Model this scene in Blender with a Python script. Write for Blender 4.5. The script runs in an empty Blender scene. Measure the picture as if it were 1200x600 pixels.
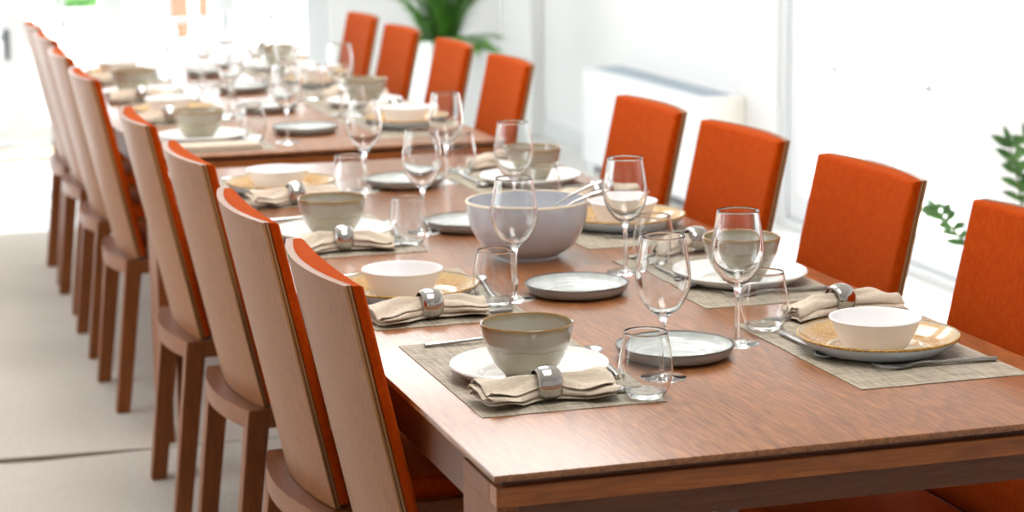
import bpy, bmesh, math, random
from mathutils import Vector, Matrix
from math import sin, cos, pi, radians

random.seed(7)
S = bpy.context.scene
COL = S.collection
TZ = 0.75            # table top height
HC = 0.916           # chair back top height

# ------------------------------------------------------------------ camera
CAM = (-0.7176, -2.4343, 1.4915)
YAW, PITCH, ROLL = -0.29665, 0.18361, -0.01338
fwd = Vector((-sin(YAW) * cos(PITCH), cos(YAW) * cos(PITCH), -sin(PITCH)))
rgt = fwd.cross(Vector((0, 0, 1))).normalized()
upv = rgt.cross(fwd)
r2 = rgt * cos(ROLL) + upv * sin(ROLL)
u2 = -rgt * sin(ROLL) + upv * cos(ROLL)
cd = bpy.data.cameras.new('camera')
cam = bpy.data.objects.new('camera', cd)
COL.objects.link(cam)
m = Matrix((r2, u2, -fwd)).transposed().to_4x4()
m.translation = Vector(CAM)
cam.matrix_world = m
cd.sensor_width = 36
cd.lens = 2554 / 1200 * 36
cd.clip_end = 200
cd.dof.use_dof = True
cd.dof.focus_distance = 3.15
cd.dof.aperture_fstop = 5.0
S.camera = cam

# ------------------------------------------------------------------ light
WORLD_STRENGTH = 3.4
SUN_STRENGTH = 6.5
EXPOSURE = 0.88
USE_PORTALS = True
FILL_W = 17.0
w = bpy.data.worlds.new('sky')
S.world = w
w.use_nodes = True
bg = w.node_tree.nodes['Background']
bg.inputs['Color'].default_value = (0.92, 0.96, 1.0, 1)
bg.inputs['Strength'].default_value = WORLD_STRENGTH
sd = bpy.data.lights.new('sun', 'SUN')
sd.energy = SUN_STRENGTH
sd.angle = radians(1.5)
sd.color = (1.0, 0.975, 0.945)
sun = bpy.data.objects.new('sun', sd)
COL.objects.link(sun)
el, az = radians(42), radians(33)
sdir = Vector((-sin(az) * cos(el), -cos(az) * cos(el), -sin(el)))
sun.rotation_euler = sdir.to_track_quat('-Z', 'Y').to_euler()


def portal(name, loc, normal, sx, sy):
    """daylight portal in a window opening"""
    l = bpy.data.lights.new(name, 'AREA')
    l.shape = 'RECTANGLE'
    l.size, l.size_y = sx, sy
    l.cycles.is_portal = USE_PORTALS
    if not USE_PORTALS: l.energy=0
    o = bpy.data.objects.new(name, l)
    COL.objects.link(o)
    o.location = loc
    o.rotation_euler = Vector(normal).to_track_quat('-Z', 'Z' if abs(normal[2]) < .5 else 'Y').to_euler()
    return o


for i_, yy_ in enumerate((.0, 2.1, 4.2)):  # unseen fill lights added above the tables to brighten the foreground
    ld_ = bpy.data.lights.new('overhead_fill', 'AREA')
    ld_.shape = 'RECTANGLE'
    ld_.size, ld_.size_y = .9, 1.3
    ld_.energy = FILL_W
    ld_.color = (1.0, .985, .965)
    lo_ = bpy.data.objects.new('overhead_fill', ld_)
    COL.objects.link(lo_)
    lo_.location = (.45, yy_, 2.74)
S.view_settings.view_transform = 'Standard'
S.view_settings.look = 'None'
S.view_settings.gamma = 1
S.view_settings.use_curve_mapping = False
S.view_settings.exposure = EXPOSURE
cy = S.cycles
cy.use_denoising = True
try:
    cy.denoiser = 'OPENIMAGEDENOISE'
    cy.denoising_input_passes = 'RGB_ALBEDO_NORMAL'
    cy.denoising_prefilter = 'ACCURATE'
except Exception:
    pass
cy.max_bounces = 14
cy.diffuse_bounces = 6
cy.glossy_bounces = 6
cy.transmission_bounces = 12
cy.transparent_max_bounces = 16
cy.sample_clamp_indirect = 8
cy.blur_glossy = 0.2


# ------------------------------------------------------------------ materials
def srgb(r, g, b):
    f = lambda c: (c / 255) / 12.92 if c / 255 <= .04045 else ((c / 255 + .055) / 1.055) ** 2.4
    return (f(r), f(g), f(b), 1)


class NT:
    def __init__(s, name):
        s.m = bpy.data.materials.new(name)
        s.m.use_nodes = True
        s.t = s.m.node_tree
        s.t.nodes.clear()
        s.out = s.n('ShaderNodeOutputMaterial')

    def n(s, typ, **kw):
        nd = s.t.nodes.new(typ)
        for k, v in kw.items():
            if k in nd.inputs:
                s.set(nd, k, v)
            else:
                setattr(nd, k, v)
        return nd

    def set(s, nd, k, v):
        if isinstance(v, bpy.types.NodeSocket):
            s.t.links.new(v, nd.inputs[k])
        else:
            nd.inputs[k].default_value = v

    def coord(s, scale=(1, 1, 1), kind='Object'):
        tc = s.n('ShaderNodeTexCoord')
        mp = s.n('ShaderNodeMapping')
        s.t.links.new(tc.outputs[kind], mp.inputs['Vector'])
        mp.inputs['Scale'].default_value = scale
        return mp.outputs[0]

    def noise(s, vec, scale, detail=3, rough=.5, dist=0):
        nd = s.n('ShaderNodeTexNoise')
        s.set(nd, 'Vector', vec)
        s.set(nd, 'Scale', scale)
        s.set(nd, 'Detail', detail)
        s.set(nd, 'Roughness', rough)
        s.set(nd, 'Distortion', dist)
        return nd.outputs['Fac']

    def ramp(s, fac, stops, interp='LINEAR'):
        nd = s.n('ShaderNodeValToRGB')
        nd.color_ramp.interpolation = interp
        e = nd.color_ramp.elements
        while len(e) > len(stops):
            e.remove(e[-1])
        while len(e) < len(stops):
            e.new(.5)
        for k, (p, c) in enumerate(stops):
            e[k].position = p
            e[k].color = c if len(c) == 4 else (*c, 1)
        s.t.links.new(fac, nd.inputs[0])
        return nd.outputs[0]

    def math(s, op, a, b=None):
        nd = s.n('ShaderNodeMath')
        nd.operation = op
        s.set(nd, 0, a)
        if b is not None:
            s.set(nd, 1, b)
        return nd.outputs[0]

    def mix(s, fac, a, b, blend='MIX'):
        nd = s.n('ShaderNodeMix')
        nd.data_type = 'RGBA'
        nd.blend_type = blend
        for k, v in ((0, fac), (6, a), (7, b)):
            if isinstance(v, bpy.types.NodeSocket):
                s.t.links.new(v, nd.inputs[k])
            else:
                nd.inputs[k].default_value = v
        return nd.outputs[2]

    def bump(s, h, strength=.2, dist=.002):
        nd = s.n('ShaderNodeBump')
        s.set(nd, 'Height', h)
        s.set(nd, 'Strength', strength)
        s.set(nd, 'Distance', dist)
        return nd.outputs[0]

    def bsdf(s, color, rough=.5, metal=0, spec=.5, normal=None, coat=0, coat_rough=.1, sheen=0, sheen_rough=.5,
             sheen_tint=None, sss=0):
        b = s.n('ShaderNodeBsdfPrincipled')
        s.set(b, 'Base Color', color)
        s.set(b, 'Roughness', rough)
        s.set(b, 'Metallic', metal)
        s.set(b, 'Specular IOR Level', spec)
        s.set(b, 'Coat Weight', coat)
        s.set(b, 'Coat Roughness', coat_rough)
        s.set(b, 'Sheen Weight', sheen)
        s.set(b, 'Sheen Roughness', sheen_rough)
        if sheen_tint:
            s.set(b, 'Sheen Tint', sheen_tint)
        if normal is not None:
            s.set(b, 'Normal', normal)
        if sss:
            s.set(b, 'Subsurface Weight', sss)
            s.set(b, 'Subsurface Radius', (.01, .008, .006))
            s.set(b, 'Subsurface Scale', 1.0)
        s.t.links.new(b.outputs[0], s.out.inputs[0])
        return s.m


def plain(name, col, rough=.5, **kw):
    n = NT(name)
    return n.bsdf(col, rough, **kw)


def painted(name, col, rough=.6):
    n = NT(name)
    v = n.coord()
    f = n.noise(v, 3, 4)
    c = n.mix(n.math('MULTIPLY', f, .08), col, (col[0] * .8, col[1] * .8, col[2] * .8, 1))
    g = n.noise(v, 300, 2)
    return n.bsdf(c, rough, normal=n.bump(g, .05, .001))


def wood(name, light, dark, axis='Y', rough=.34, scale=1.0, coat=.25, spec=.5, cath=.5):
    """oak-like stained veneer, grain running along the given axis"""
    n = NT(name)
    st = {'X': (.06, 1, 1), 'Y': (1, .06, 1), 'Z': (1, 1, .06)}[axis]
    v = n.coord(st)
    warp = n.noise(v, 3.0 * scale, 3, .5)
    big = n.noise(n.coord(tuple(a if a == 1 else .22 for a in st)), 5.0 * scale, 2, .5, .4)
    rings = n.math('FRACT', n.math('MULTIPLY', big, 16))
    rings = n.ramp(rings, [(0, (0, 0, 0)), (.12, (1, 1, 1)), (.75, (.55, .55, .55)), (1, (0, 0, 0))])
    fib = n.noise(v, 240 * scale, 4, .6)
    pores = n.noise(v, 420 * scale, 2, .5)
    f1 = n.ramp(fib, [(.32, (0, 0, 0)), (.68, (1, 1, 1))])
    c = n.mix(f1, dark, light)
    mid = tuple((a * .45 + b * .55) for a, b in zip(light, dark))
    inv = n.math('MULTIPLY', n.math('SUBTRACT', 1.0, rings), cath)
    c = n.mix(inv, c, dark)
    pr = n.ramp(pores, [(.30, (1, 1, 1)), (.40, (0, 0, 0))])
    c = n.mix(n.math('MULTIPLY', pr, .45), c, tuple(x * .55 for x in dark[:3]) + (1,))
    c = n.mix(n.math('MULTIPLY', warp, .35), c, mid)
    h = n.math('SUBTRACT', n.math('MULTIPLY', fib, .5), n.math('MULTIPLY', pr, .8))
    nb = n.bump(h, .18, .0006)
    return n.bsdf(c, rough, normal=nb, coat=coat, coat_rough=.22, spec=spec)


M = {}
M['table_wood'] = wood('table_oak', srgb(182, 114, 60), srgb(104, 60, 28), 'Y', .36, coat=.6)
M['table_edge'] = wood('table_edge_oak', srgb(174, 98, 38), srgb(124, 64, 22), 'X', .42, coat=.15)
M['table_dark'] = wood('apron_panel_oak', srgb(112, 60, 26), srgb(80, 40, 16), 'X', .5, coat=.05)
M['chair_wood'] = wood('chair_oak', srgb(150, 90, 36), srgb(112, 62, 22), 'Z', .42, coat=.12, spec=.4, cath=.2)
M['leg_wood'] = wood('chair_leg_oak', srgb(140, 76, 28), srgb(104, 52, 16), 'Z', .45, coat=.06, spec=.35, cath=.25)
M['rail_wood'] = wood('chair_rail_oak', srgb(142, 80, 34), srgb(106, 56, 20), 'Y', .42, coat=.1, spec=.4, cath=.2)

# layered plywood side of the back panel
n = NT('plywood_edge')
v = n.coord()
sx = n.n('ShaderNodeSeparateXYZ'); n.set(sx, 0, v)
tilt = n.math('ADD', sx.outputs[0], n.math('MULTIPLY', sx.outputs[2], .215))
fr = n.math('FRACT', n.math('MULTIPLY', tilt, 165))
c = n.ramp(fr, [(0, srgb(84, 48, 26)), (.3, srgb(92, 54, 28)), (.42, srgb(168, 118, 66)), (.85, srgb(160, 110, 60)),
                (1, srgb(84, 48, 26))])
M['ply'] = n.bsdf(c, .5, coat=.1)


def velvet(name, a, b):
    n = NT(name)
    v = n.coord()
    f = n.noise(n.coord((1, 1, .6)), 110, 5, .75)
    weave = n.noise(v, 900, 2, .6)
    c = n.mix(n.ramp(f, [(.35, (0, 0, 0)), (.7, (1, 1, 1))]), a, b)
    c = n.mix(n.math('MULTIPLY', weave, .3), c, tuple(x * .6 for x in a[:3]) + (1,))
    return n.bsdf(c, .85, spec=.06, sheen=.25, sheen_rough=.35, sheen_tint=(1.0, .36, .06, 1),
                  normal=n.bump(weave, .35, .0012))


M['velvet'] = velvet('rust_orange_velvet', srgb(162, 52, 0), srgb(184, 70, 2))
M['fabric_under'] = plain('black_under_seat_cloth', srgb(30, 26, 26), .9)

# carpet
n = NT('carpet')
v = n.coord()
a = n.noise(v, 150, 4, .75)
b = n.noise(n.coord((1, 5, 1)), 9, 4, .6)
c = n.mix(n.ramp(a, [(.3, (0, 0, 0)), (.7, (1, 1, 1))]), srgb(176, 167, 157), srgb(214, 206, 197))
c = n.mix(n.math('MULTIPLY', b, .28), c, srgb(176, 166, 156))
M['carpet'] = n.bsdf(c, .95, spec=.1, normal=n.bump(a, .6, .004))
M['carpet_edge'] = plain('carpet_binding', srgb(120, 104, 88), .9)

n = NT('pale_stone_floor')
v = n.coord()
br = n.n('ShaderNodeTexBrick')
n.set(br, 'Vector', v)
br.offset = 0
for k, val in (('Scale', 1.0), ('Mortar Size', .004), ('Brick Width', .6), ('Row Height', .6)):
    n.set(br, k, val)
n.set(br, 'Color1', srgb(225, 224, 222)); n.set(br, 'Color2', srgb(220, 218, 215)); n.set(br, 'Mortar', srgb(190, 186, 180))
M['floor'] = n.bsdf(br.outputs[0], .35)
M['wall'] = painted('white_wall_paint', srgb(236, 236, 237), .7)
M['ceiling'] = painted('white_ceiling_paint', srgb(242, 241, 238), .8)
M['frame'] = painted('white_window_frame', srgb(222, 225, 228), .35)
M['grey_metal'] = plain('brushed_grey_handle', srgb(120, 122, 124), .35, metal=.8)
M['ac_white'] = painted('white_enamelled_steel', srgb(236, 239, 242), .35)
M['ac_cream'] = painted('cream_end_panel', srgb(244, 241, 232), .4)
M['ac_grille'] = plain('pale_blue_grey_grille', srgb(176, 190, 202), .4)

# placemat weave
n = NT('woven_placemat')
v = n.coord()
ck = n.n('ShaderNodeTexChecker')
n.set(ck, 'Vector', v); n.set(ck, 'Scale', 520.0)
a = n.noise(n.coord((1, .08, 1)), 260, 3, .6)
a2 = n.noise(n.coord((.08, 1, 1)), 260, 3, .6)
mx = n.math('MULTIPLY', n.math('ADD', a, a2), .5)
c = n.ramp(mx, [(.36, srgb(120, 110, 96)), (.5, srgb(166, 155, 137)), (.64, srgb(194, 183, 165))])
c = n.mix(n.math('MULTIPLY', ck.outputs['Fac'], .3), c, srgb(120, 106, 88))
M['mat'] = n.bsdf(c, .55, spec=.35, normal=n.bump(ck.outputs['Fac'], .3, .0006))

# linen napkin
n = NT('taupe_linen')
v = n.coord()
a = n.noise(n.coord((1, .05, 1)), 700, 2, .6)
a2 = n.noise(n.coord((.05, 1, 1)), 700, 2, .6)
mx = n.math('MULTIPLY', n.math('ADD', a, a2), .5)
c = n.ramp(mx, [(.35, srgb(190, 174, 154)), (.65, srgb(224, 210, 192))])
M['linen'] = n.bsdf(c, .9, spec=.15, sheen=.15, normal=n.bump(mx, .4, .0006))

M['porcelain'] = plain('white_porcelain', srgb(238, 237, 234), .18, coat=.3, coat_rough=.05)
M['opal'] = plain('white_milk_glass', srgb(238, 236, 236), .28, sss=.15)


def radial(n):
    v = n.coord()
    sx = n.n('ShaderNodeSeparateXYZ'); n.set(sx, 0, v)
    r = n.math('SQRT', n.math('ADD', n.math('MULTIPLY', sx.outputs[0], sx.outputs[0]),
                              n.math('MULTIPLY', sx.outputs[1], sx.outputs[1])))
    return v, r, sx.outputs[2]


# grey-green reactive bowl: ochre rim line, mottled glaze that breaks in bands with height
n = NT('grey_green_reactive_glaze')
v, r, z = radial(n)
nz = n.noise(n.coord((1, 1, .5)), 55, 4, .6, .3)
zz = n.math('ADD', z, n.math('MULTIPLY', n.math('SUBTRACT', nz, .5), .014))
zz = n.math('DIVIDE', zz, .08)
c = n.ramp(zz, [(0, srgb(150, 144, 122)), (.30, srgb(164, 157, 134)), (.54, srgb(168, 160, 136)),
                (.56, srgb(146, 138, 114)), (.60, srgb(174, 166, 149)), (.86, srgb(172, 165, 152)),
                (.93, srgb(156, 142, 114))])
sp = n.noise(v, 420, 2, .5)
c = n.mix(n.math('MULTIPLY', n.ramp(sp, [(.62, (0, 0, 0)), (.72, (1, 1, 1))]), .35), c, srgb(140, 132, 106))
rim = n.ramp(n.math('DIVIDE', z, .1), [(.762, (0, 0, 0)), (.775, (1, 1, 1))])
c = n.mix(rim, c, srgb(150, 112, 58))
M['bowl_glaze'] = n.bsdf(c, .14, coat=.5, coat_rough=.05)

# ochre rimmed plate
n = NT('ochre_rim_reactive_glaze')
v, r, z = radial(n)
nz = n.noise(v, 26, 4, .65, .6)
rr = n.math('DIVIDE', n.math('ADD', r, n.math('MULTIPLY', n.math('SUBTRACT', nz, .5), .04)), .123)
c = n.ramp(rr, [(0, srgb(206, 204, 198)), (.45, srgb(200, 192, 178)), (.60, srgb(180, 148, 104)), (.76, srgb(172, 124, 60)),
                (.90, srgb(198, 160, 104)), (1, srgb(206, 176, 124))])
sp = n.noise(v, 160, 3, .6)
c = n.mix(n.math('MULTIPLY', n.ramp(sp, [(.48, (0, 0, 0)), (.62, (1, 1, 1))]), .35), c, srgb(222, 206, 176))
M['ochre'] = n.bsdf(c, .16, coat=.5, coat_rough=.05)
n = NT('speckled_gold_rim_line')
v, r, z = radial(n)
c = n.ramp(n.noise(v, 330, 2, .5), [(.42, srgb(196, 150, 62)), (.6, srgb(128, 92, 44))])
M['goldline'] = n.bsdf(c, .3)
M['plate_under'] = plain('pale_blue_grey_glaze_under', srgb(200, 208, 213), .22, coat=.3)

n = NT('pale_grey_glaze')
v, r, z = radial(n)
nz = n.noise(v, 30, 4, .6, .5)
c = n.ramp(nz, [(.35, srgb(196, 202, 200)), (.65, srgb(212, 216, 212))])
M['side_glaze'] = n.bsdf(c, .14, coat=.5, coat_rough=.05)
M['side_under'] = plain('grey_glaze_under', srgb(148, 148, 142), .3, coat=.2)
M['dark_rim'] = plain('dark_brown_rim_line', srgb(66, 54, 44), .3)

n = NT('lilac_grey_glaze')
v, r, z = radial(n)
nz = n.noise(v, 14, 4, .6, .4)
c = n.ramp(nz, [(.35, srgb(180, 182, 190)), (.65, srgb(192, 194, 201))])
M['serving_glaze'] = n.bsdf(c, .16, coat=.5, coat_rough=.06)
M['cream_rim'] = plain('cream_rim_line', srgb(222, 206, 180), .3)

M['steel'] = plain('stainless_steel', srgb(176, 174, 172), .24, metal=1)
M['bright_steel'] = plain('polished_silver', srgb(196, 192, 188), .07, metal=1)

n = NT('clear_drinking_glass')
g = n.n('ShaderNodeBsdfGlass')
n.set(g, 'IOR', 1.47); n.set(g, 'Roughness', 0.0); n.set(g, 'Color', (.985, .99, .99, 1))
n.t.links.new(g.outputs[0], n.out.inputs[0])
M['glass'] = n.m

n = NT('window_pane_glass')
tr = n.n('ShaderNodeBsdfTransparent'); n.set(tr, 'Color', (.97, .985, .98, 1))
gl = n.n('ShaderNodeBsdfGlossy'); n.set(gl, 'Roughness', .0)
lw = n.n('ShaderNodeLayerWeight'); n.set(lw, 'Blend', .5)
f5 = n.math('ADD', n.math('MULTIPLY', n.math('POWER', lw.outputs['Facing'], 5.0), .9), .03)
mx = n.n('ShaderNodeMixShader')
n.t.links.new(f5, mx.inputs[0]); n.t.links.new(tr.outputs[0], mx.inputs[1]); n.t.links.new(gl.outputs[0], mx.inputs[2])
n.t.links.new(mx.outputs[0], n.out.inputs[0])
M['pane'] = n.m


def leafmat(name, a, b):
    n = NT(name)
    v = n.coord()
    f = n.noise(v, 14, 3, .5)
    c = n.ramp(f, [(.35, a), (.65, b)])
    return n.bsdf(c, .45, spec=.4)


M['leaf_dark'] = leafmat('glossy_green_leaf', srgb(48, 92, 40), srgb(104, 150, 78))
M['leaf_fern'] = leafmat('fern_leaf', srgb(62, 132, 28), srgb(122, 184, 76))
M['stem'] = plain('green_stem', srgb(92, 112, 62), .5)
M['soil'] = plain('dark_potting_soil', srgb(58, 44, 34), .95)
M['pot_white'] = painted('white_planter_lacquer', srgb(236, 238, 240), .3)
M['doormat'] = plain('straw_doormat', srgb(206, 188, 156), .95)
M['terrace'] = painted('pale_terrace_paving', srgb(214, 212, 208), .8)
M['hedge'] = leafmat('hedge_leaf', srgb(70, 128, 60), srgb(130, 176, 104))
M['render_wall'] = painted('white_garden_wall', srgb(232, 232, 230), .8)
M['red_cloth'] = plain('terracotta_canvas', srgb(214, 92, 70), .8)
M['blue_cloth'] = plain('pale_blue_canvas', srgb(150, 168, 220), .8)


# ------------------------------------------------------------------ mesh helpers
def link(name, me, mat, parent=None, loc=None, rot=None, smooth=None):
    me.name = name
    if mat is not None:
        mats = mat if isinstance(mat, (list, tuple)) else [mat]
        for mm in mats:
            me.materials.append(M[mm] if isinstance(mm, str) else mm)
    if smooth is not None:
        for p in me.polygons:
            p.use_smooth = True
        if smooth < 180:
            me.set_sharp_from_angle(angle=radians(smooth))
    o = bpy.data.objects.new(name, me)
    COL.objects.link(o)
    if parent is not None:
        o.parent = parent
    if loc is not None:
        o.location = loc
    if rot is not None:
        o.rotation_euler = rot
    return o


def from_bm(bm):
    bmesh.ops.recalc_face_normals(bm, faces=bm.faces[:])
    me = bpy.data.meshes.new('m')
    bm.to_mesh(me)
    bm.free()
    return me


def add_box(bm, a, b, bev=0.0, seg=2):
    """axis aligned box a..b into bm"""
    t = bmesh.new()
    bmesh.ops.create_cube(t, size=1)
    for v in t.verts:
        v.co = Vector([a[i] + (b[i] - a[i]) * (v.co[i] + .5) for i in range(3)])
    if bev:
        bmesh.ops.bevel(t, geom=t.edges[:], offset=bev, segments=seg, affect='EDGES', profile=.5)
    me = bpy.data.meshes.new('t'); t.to_mesh(me); t.free()
    bm.from_mesh(me)
    bpy.data.meshes.remove(me)


def box_me(a, b, bev=0.0, seg=2):
    bm = bmesh.new()
    add_box(bm, a, b, bev, seg)
    return from_bm(bm)


def lathe(profile, seg=64, mats=None, closed=False):
    """profile: list of (r,z[,matindex of following segment]); revolves about z"""
    verts, faces, mi = [], [], []
    rings = []
    for pt in profile:
        r, z = pt[0], pt[1]
        if r < 1e-6:
            rings.append([len(verts)]); verts.append((0, 0, z))
        else:
            rings.append(list(range(len(verts), len(verts) + seg)))
            verts += [(r * cos(2 * pi * k / seg), r * sin(2 * pi * k / seg), z) for k in range(seg)]
    pairs = list(zip(range(len(rings) - 1), range(1, len(rings))))
    if closed:
        pairs.append((len(rings) - 1, 0))
    for i, j in pairs:
        A, B = rings[i], rings[j]
        q = profile[i][2] if len(profile[i]) > 2 else 0
        for k in range(seg):
            k2 = (k + 1) % seg
            if len(A) == 1 and len(B) == 1:
                continue
            if len(A) == 1:
                faces.append((A[0], B[k], B[k2]))
            elif len(B) == 1:
                faces.append((A[k], B[0], A[k2]))
            else:
                faces.append((A[k], B[k], B[k2], A[k2]))
            mi.append(q)
    me = bpy.data.meshes.new('l')
    me.from_pydata(verts, [], faces)
    me.polygons.foreach_set('material_index', mi)
    bm = bmesh.new(); bm.from_mesh(me)
    bmesh.ops.recalc_face_normals(bm, faces=bm.faces[:])
    bm.to_mesh(me); bm.free()
    return me


def spline(pts, n=6):
    """Catmull-Rom through (r,z) points"""
    out = []
    P = [pts[0]] + list(pts) + [pts[-1]]
    for i in range(1, len(P) - 2):
        for k in range(n):
            t = k / n
            q = []
            for d in range(len(pts[0])):
                p0, p1, p2, p3 = P[i - 1][d], P[i][d], P[i + 1][d], P[i + 2][d]
                q.append(.5 * (2 * p1 + (p2 - p0) * t + (2 * p0 - 5 * p1 + 4 * p2 - p3) * t * t + (3 * p1 - p0 - 3 * p2 + p3) * t ** 3))
            out.append(tuple(q))
    out.append(tuple(pts[-1]))
    return out


def offset_profile(pr, th):
    """inner offset of an outer profile (points go bottom centre -> rim)"""
    out = []
    for i, p in enumerate(pr):
        a = pr[max(i - 1, 0)]; b = pr[min(i + 1, len(pr) - 1)]
        dx, dz = b[0] - a[0], b[1] - a[1]
        l = math.hypot(dx, dz) or 1
        t = th(i / (len(pr) - 1)) if callable(th) else th
        out.append((max(p[0] - dz / l * t, 0.0), p[1] + dx / l * t))
    return out


def grid_faces(nu, nv, base=0, wrap=False):
    f = []
    for i in range(nu - 1):
        for j in range(nv - 1 + (1 if wrap else 0)):
            j2 = (j + 1) % nv
            f.append((base + i * nv + j, base + i * nv + j2, base + (i + 1) * nv + j2, base + (i + 1) * nv + j))
    return f


def tube(pts, radii, seg=8, cap=True):
    verts, faces = [], []
    n = len(pts)
    pts = [Vector(p) for p in pts]
    for i, p in enumerate(pts):
        d = (pts[min(i + 1, n - 1)] - pts[max(i - 1, 0)]).normalized()
        a = d.cross(Vector((0, 0, 1)))
        if a.length < .1:
            a = d.cross(Vector((1, 0, 0)))
        a.normalize(); b = d.cross(a)
        r = radii[i] if isinstance(radii, (list, tuple)) else radii
        verts += [p + (a * cos(2 * pi * k / seg) + b * sin(2 * pi * k / seg)) * r for k in range(seg)]
    faces = grid_faces(n, seg, 0, True)
    if cap:
        faces.append(tuple(range(seg))[::-1]); faces.append(tuple(range((n - 1) * seg, n * seg)))
    me = bpy.data.meshes.new('t')
    me.from_pydata([tuple(v) for v in verts], [], faces)
    return me


def join_meshes(ms):
    bm = bmesh.new()
    for q in ms:
        bm.from_mesh(q)
        bpy.data.meshes.remove(q)
    return from_bm(bm)


def empty(name, loc, rz=0.0):
    o = bpy.data.objects.new(name, None)
    COL.objects.link(o)
    o.location = loc
    o.rotation_euler = (0, 0, rz)
    o.empty_display_size = .05
    return o


def tag(o, label=None, cat=None, group=None, kind=None):
    if label: o['label'] = label
    if cat: o['category'] = cat
    if group: o['group'] = group
    if kind: o['kind'] = kind
    return o


KIDS = {}


def remember(root):
    KIDS[root.name] = [c for c in bpy.data.objects if c.parent == root]
    for c in KIDS[root.name]:
        remember(c)


def copy_tree(o, parent=None):
    c = o.copy()
    COL.objects.link(c)
    if parent is not None:
        c.parent = parent
    for ch in KIDS.get(o.name, []):
        copy_tree(ch, c)
    return c


def struct(name, me, mat, loc=None, parent=None, smooth=None):
    o = link(name, me, mat, parent, loc, None, smooth)
    if parent is None:
        o['kind'] = 'structure'
    return o


# ------------------------------------------------------------------ the room
XR, XL, YF, YB, ZC = 2.83, -3.4, 9.1, -4.2, 2.75
struct('floor', box_me((XL - .2, YB - .2, -.12), (XR + .2, YF + .2, 0)), 'floor')
struct('ceiling', box_me((XL - .2, YB - .2, ZC), (XR + .2, YF + .2, ZC + .12)), 'ceiling')


def wall(name, axis, pos, thick, lo, hi, openings):
    """wall with rectangular openings (a0,a1,z0,z1); axis 'X' = runs along Y at x=pos, 'Y' = runs along X at y=pos"""
    bm = bmesh.new()

    def bx(a0, a1, z0, z1):
        if a1 - a0 < 1e-4 or z1 - z0 < 1e-4: return
        if axis == 'X':
            add_box(bm, (min(pos, pos + thick), a0, z0), (max(pos, pos + thick), a1, z1))
        else:
            add_box(bm, (a0, min(pos, pos + thick), z0), (a1, max(pos, pos + thick), z1))
    cur = lo
    for (a0, a1, z0, z1) in sorted(openings):
        bx(cur, a0, 0, ZC)
        bx(a0, a1, 0, z0)
        bx(a0, a1, z1, ZC)
        cur = a1
    bx(cur, hi, 0, ZC)
    return struct(name, from_bm(bm), 'wall')


FAR_OPEN = [(-2.9, 1.80, 0.0, 2.35)]
RIGHT_OPEN = [(3.93, 5.55, 0.0, 2.35)]
LEFT_OPEN = [(1.0, 4.8, 0.0, 2.35)]
BACK_OPEN = []
wall('wall_far', 'Y', YF, .2, XL, XR, FAR_OPEN)
wall('wall_right', 'X', XR, .2, YB, YF + .2, RIGHT_OPEN)
wall('wall_left', 'X', XL, -.2, YB, YF + .2, LEFT_OPEN)
wall('wall_back', 'Y', YB, -.2, XL, XR, BACK_OPEN)
# pilaster in the far right corner and skirting
struct('trim_1', box_me((XR - .07, 8.55, 0), (XR, YF, ZC), .004), 'wall')
struct('baseboard_right', box_me((XR - .014, 5.62, 0), (XR, 8.55, .09), .003), 'frame')
struct('baseboard_far', box_me((1.88, YF - .014, 0), (XR - .07, YF, .09), .003), 'frame')
struct('baseboard_right.001', box_me((XR - .014, YB, 0), (XR, 3.86, .09), .003), 'frame')


def glazing(name, axis, pos, a0, a1, z0, z1, leaves, bars_z, bars_n, stile=.09, inner=True, handle_leaf=None):
    """framed glass doors / windows: window > frame, pane, handle"""
    root = empty(name, (0, 0, 0))
    root['kind'] = 'structure'

    def P(a, z, d):       # d = depth across the wall
        return (pos + d, a, z) if axis == 'X' else (a, pos + d, z)

    def bb(bm, a, b, c, d, d0, d1, bev=.004):
        p, q = P(a, c, d0), P(b, d, d1)
        lo = [min(p[i], q[i]) for i in range(3)]; hi = [max(p[i], q[i]) for i in range(3)]
        add_box(bm, lo, hi, bev, 1)
    bm = bmesh.new()
    for (a, b, c, d) in ((a0, a0 + .05, z0, z1), (a1 - .05, a1, z0, z1), (a0 + .05, a1 - .05, z1 - .05, z1), (a0 + .05, a1 - .05, z0, z0 + .03)):
        bb(bm, a, b, c, d, .02, .12)
    fr = link('window_frame', from_bm(bm), 'frame', root)
    edges = leaves
    for k, (l0, l1) in enumerate(edges):
        bm = bmesh.new()
        zb, zt = z0 + .035, z1 - .055
        bb(bm, l0, l0 + stile, zb, zt, .04, .09)
        bb(bm, l1 - stile, l1, zb, zt, .04, .09)
        bb(bm, l0 + stile, l1 - stile, zb, zb + stile * 1.1, .04, .09)
        bb(bm, l0 + stile, l1 - stile, zt - stile, zt, .04, .09)
        for z in bars_z:
            bb(bm, l0 + stile, l1 - stile, z - .012, z + .012, .05, .08, .002)
        for q in range(1, bars_n):
            a = l0 + stile + (l1 - l0 - 2 * stile) * q / bars_n
            bb(bm, a - .012, a + .012, zb + stile, zt - stile, .05, .08, .002)
        lf = link('sash', from_bm(bm), 'frame', root)
        bm = bmesh.new()
        bb(bm, l0 + stile - .01, l1 - stile + .01, zb + stile - .01, zt - stile + .01, .062, .068, 0)
        link('pane', from_bm(bm), 'pane', lf)
        if handle_leaf is not None and k in handle_leaf:
            side = handle_leaf[k]
            a = l0 + stile * .5 if side < 0 else l1 - stile * .5
            bm = bmesh.new()
            bb(bm, a - .014, a + .014, .46, .62, .026, .04, .004)
            bb(bm, a - .009, a + .009, .575, .593, -.015, .03, .003)
            bb(bm, a - .009, a + .009 + .10 * (-side), .575, .593, -.027, -.013, .004)
            link('door_handle', from_bm(bm), 'grey_metal', lf)
    return root


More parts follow.
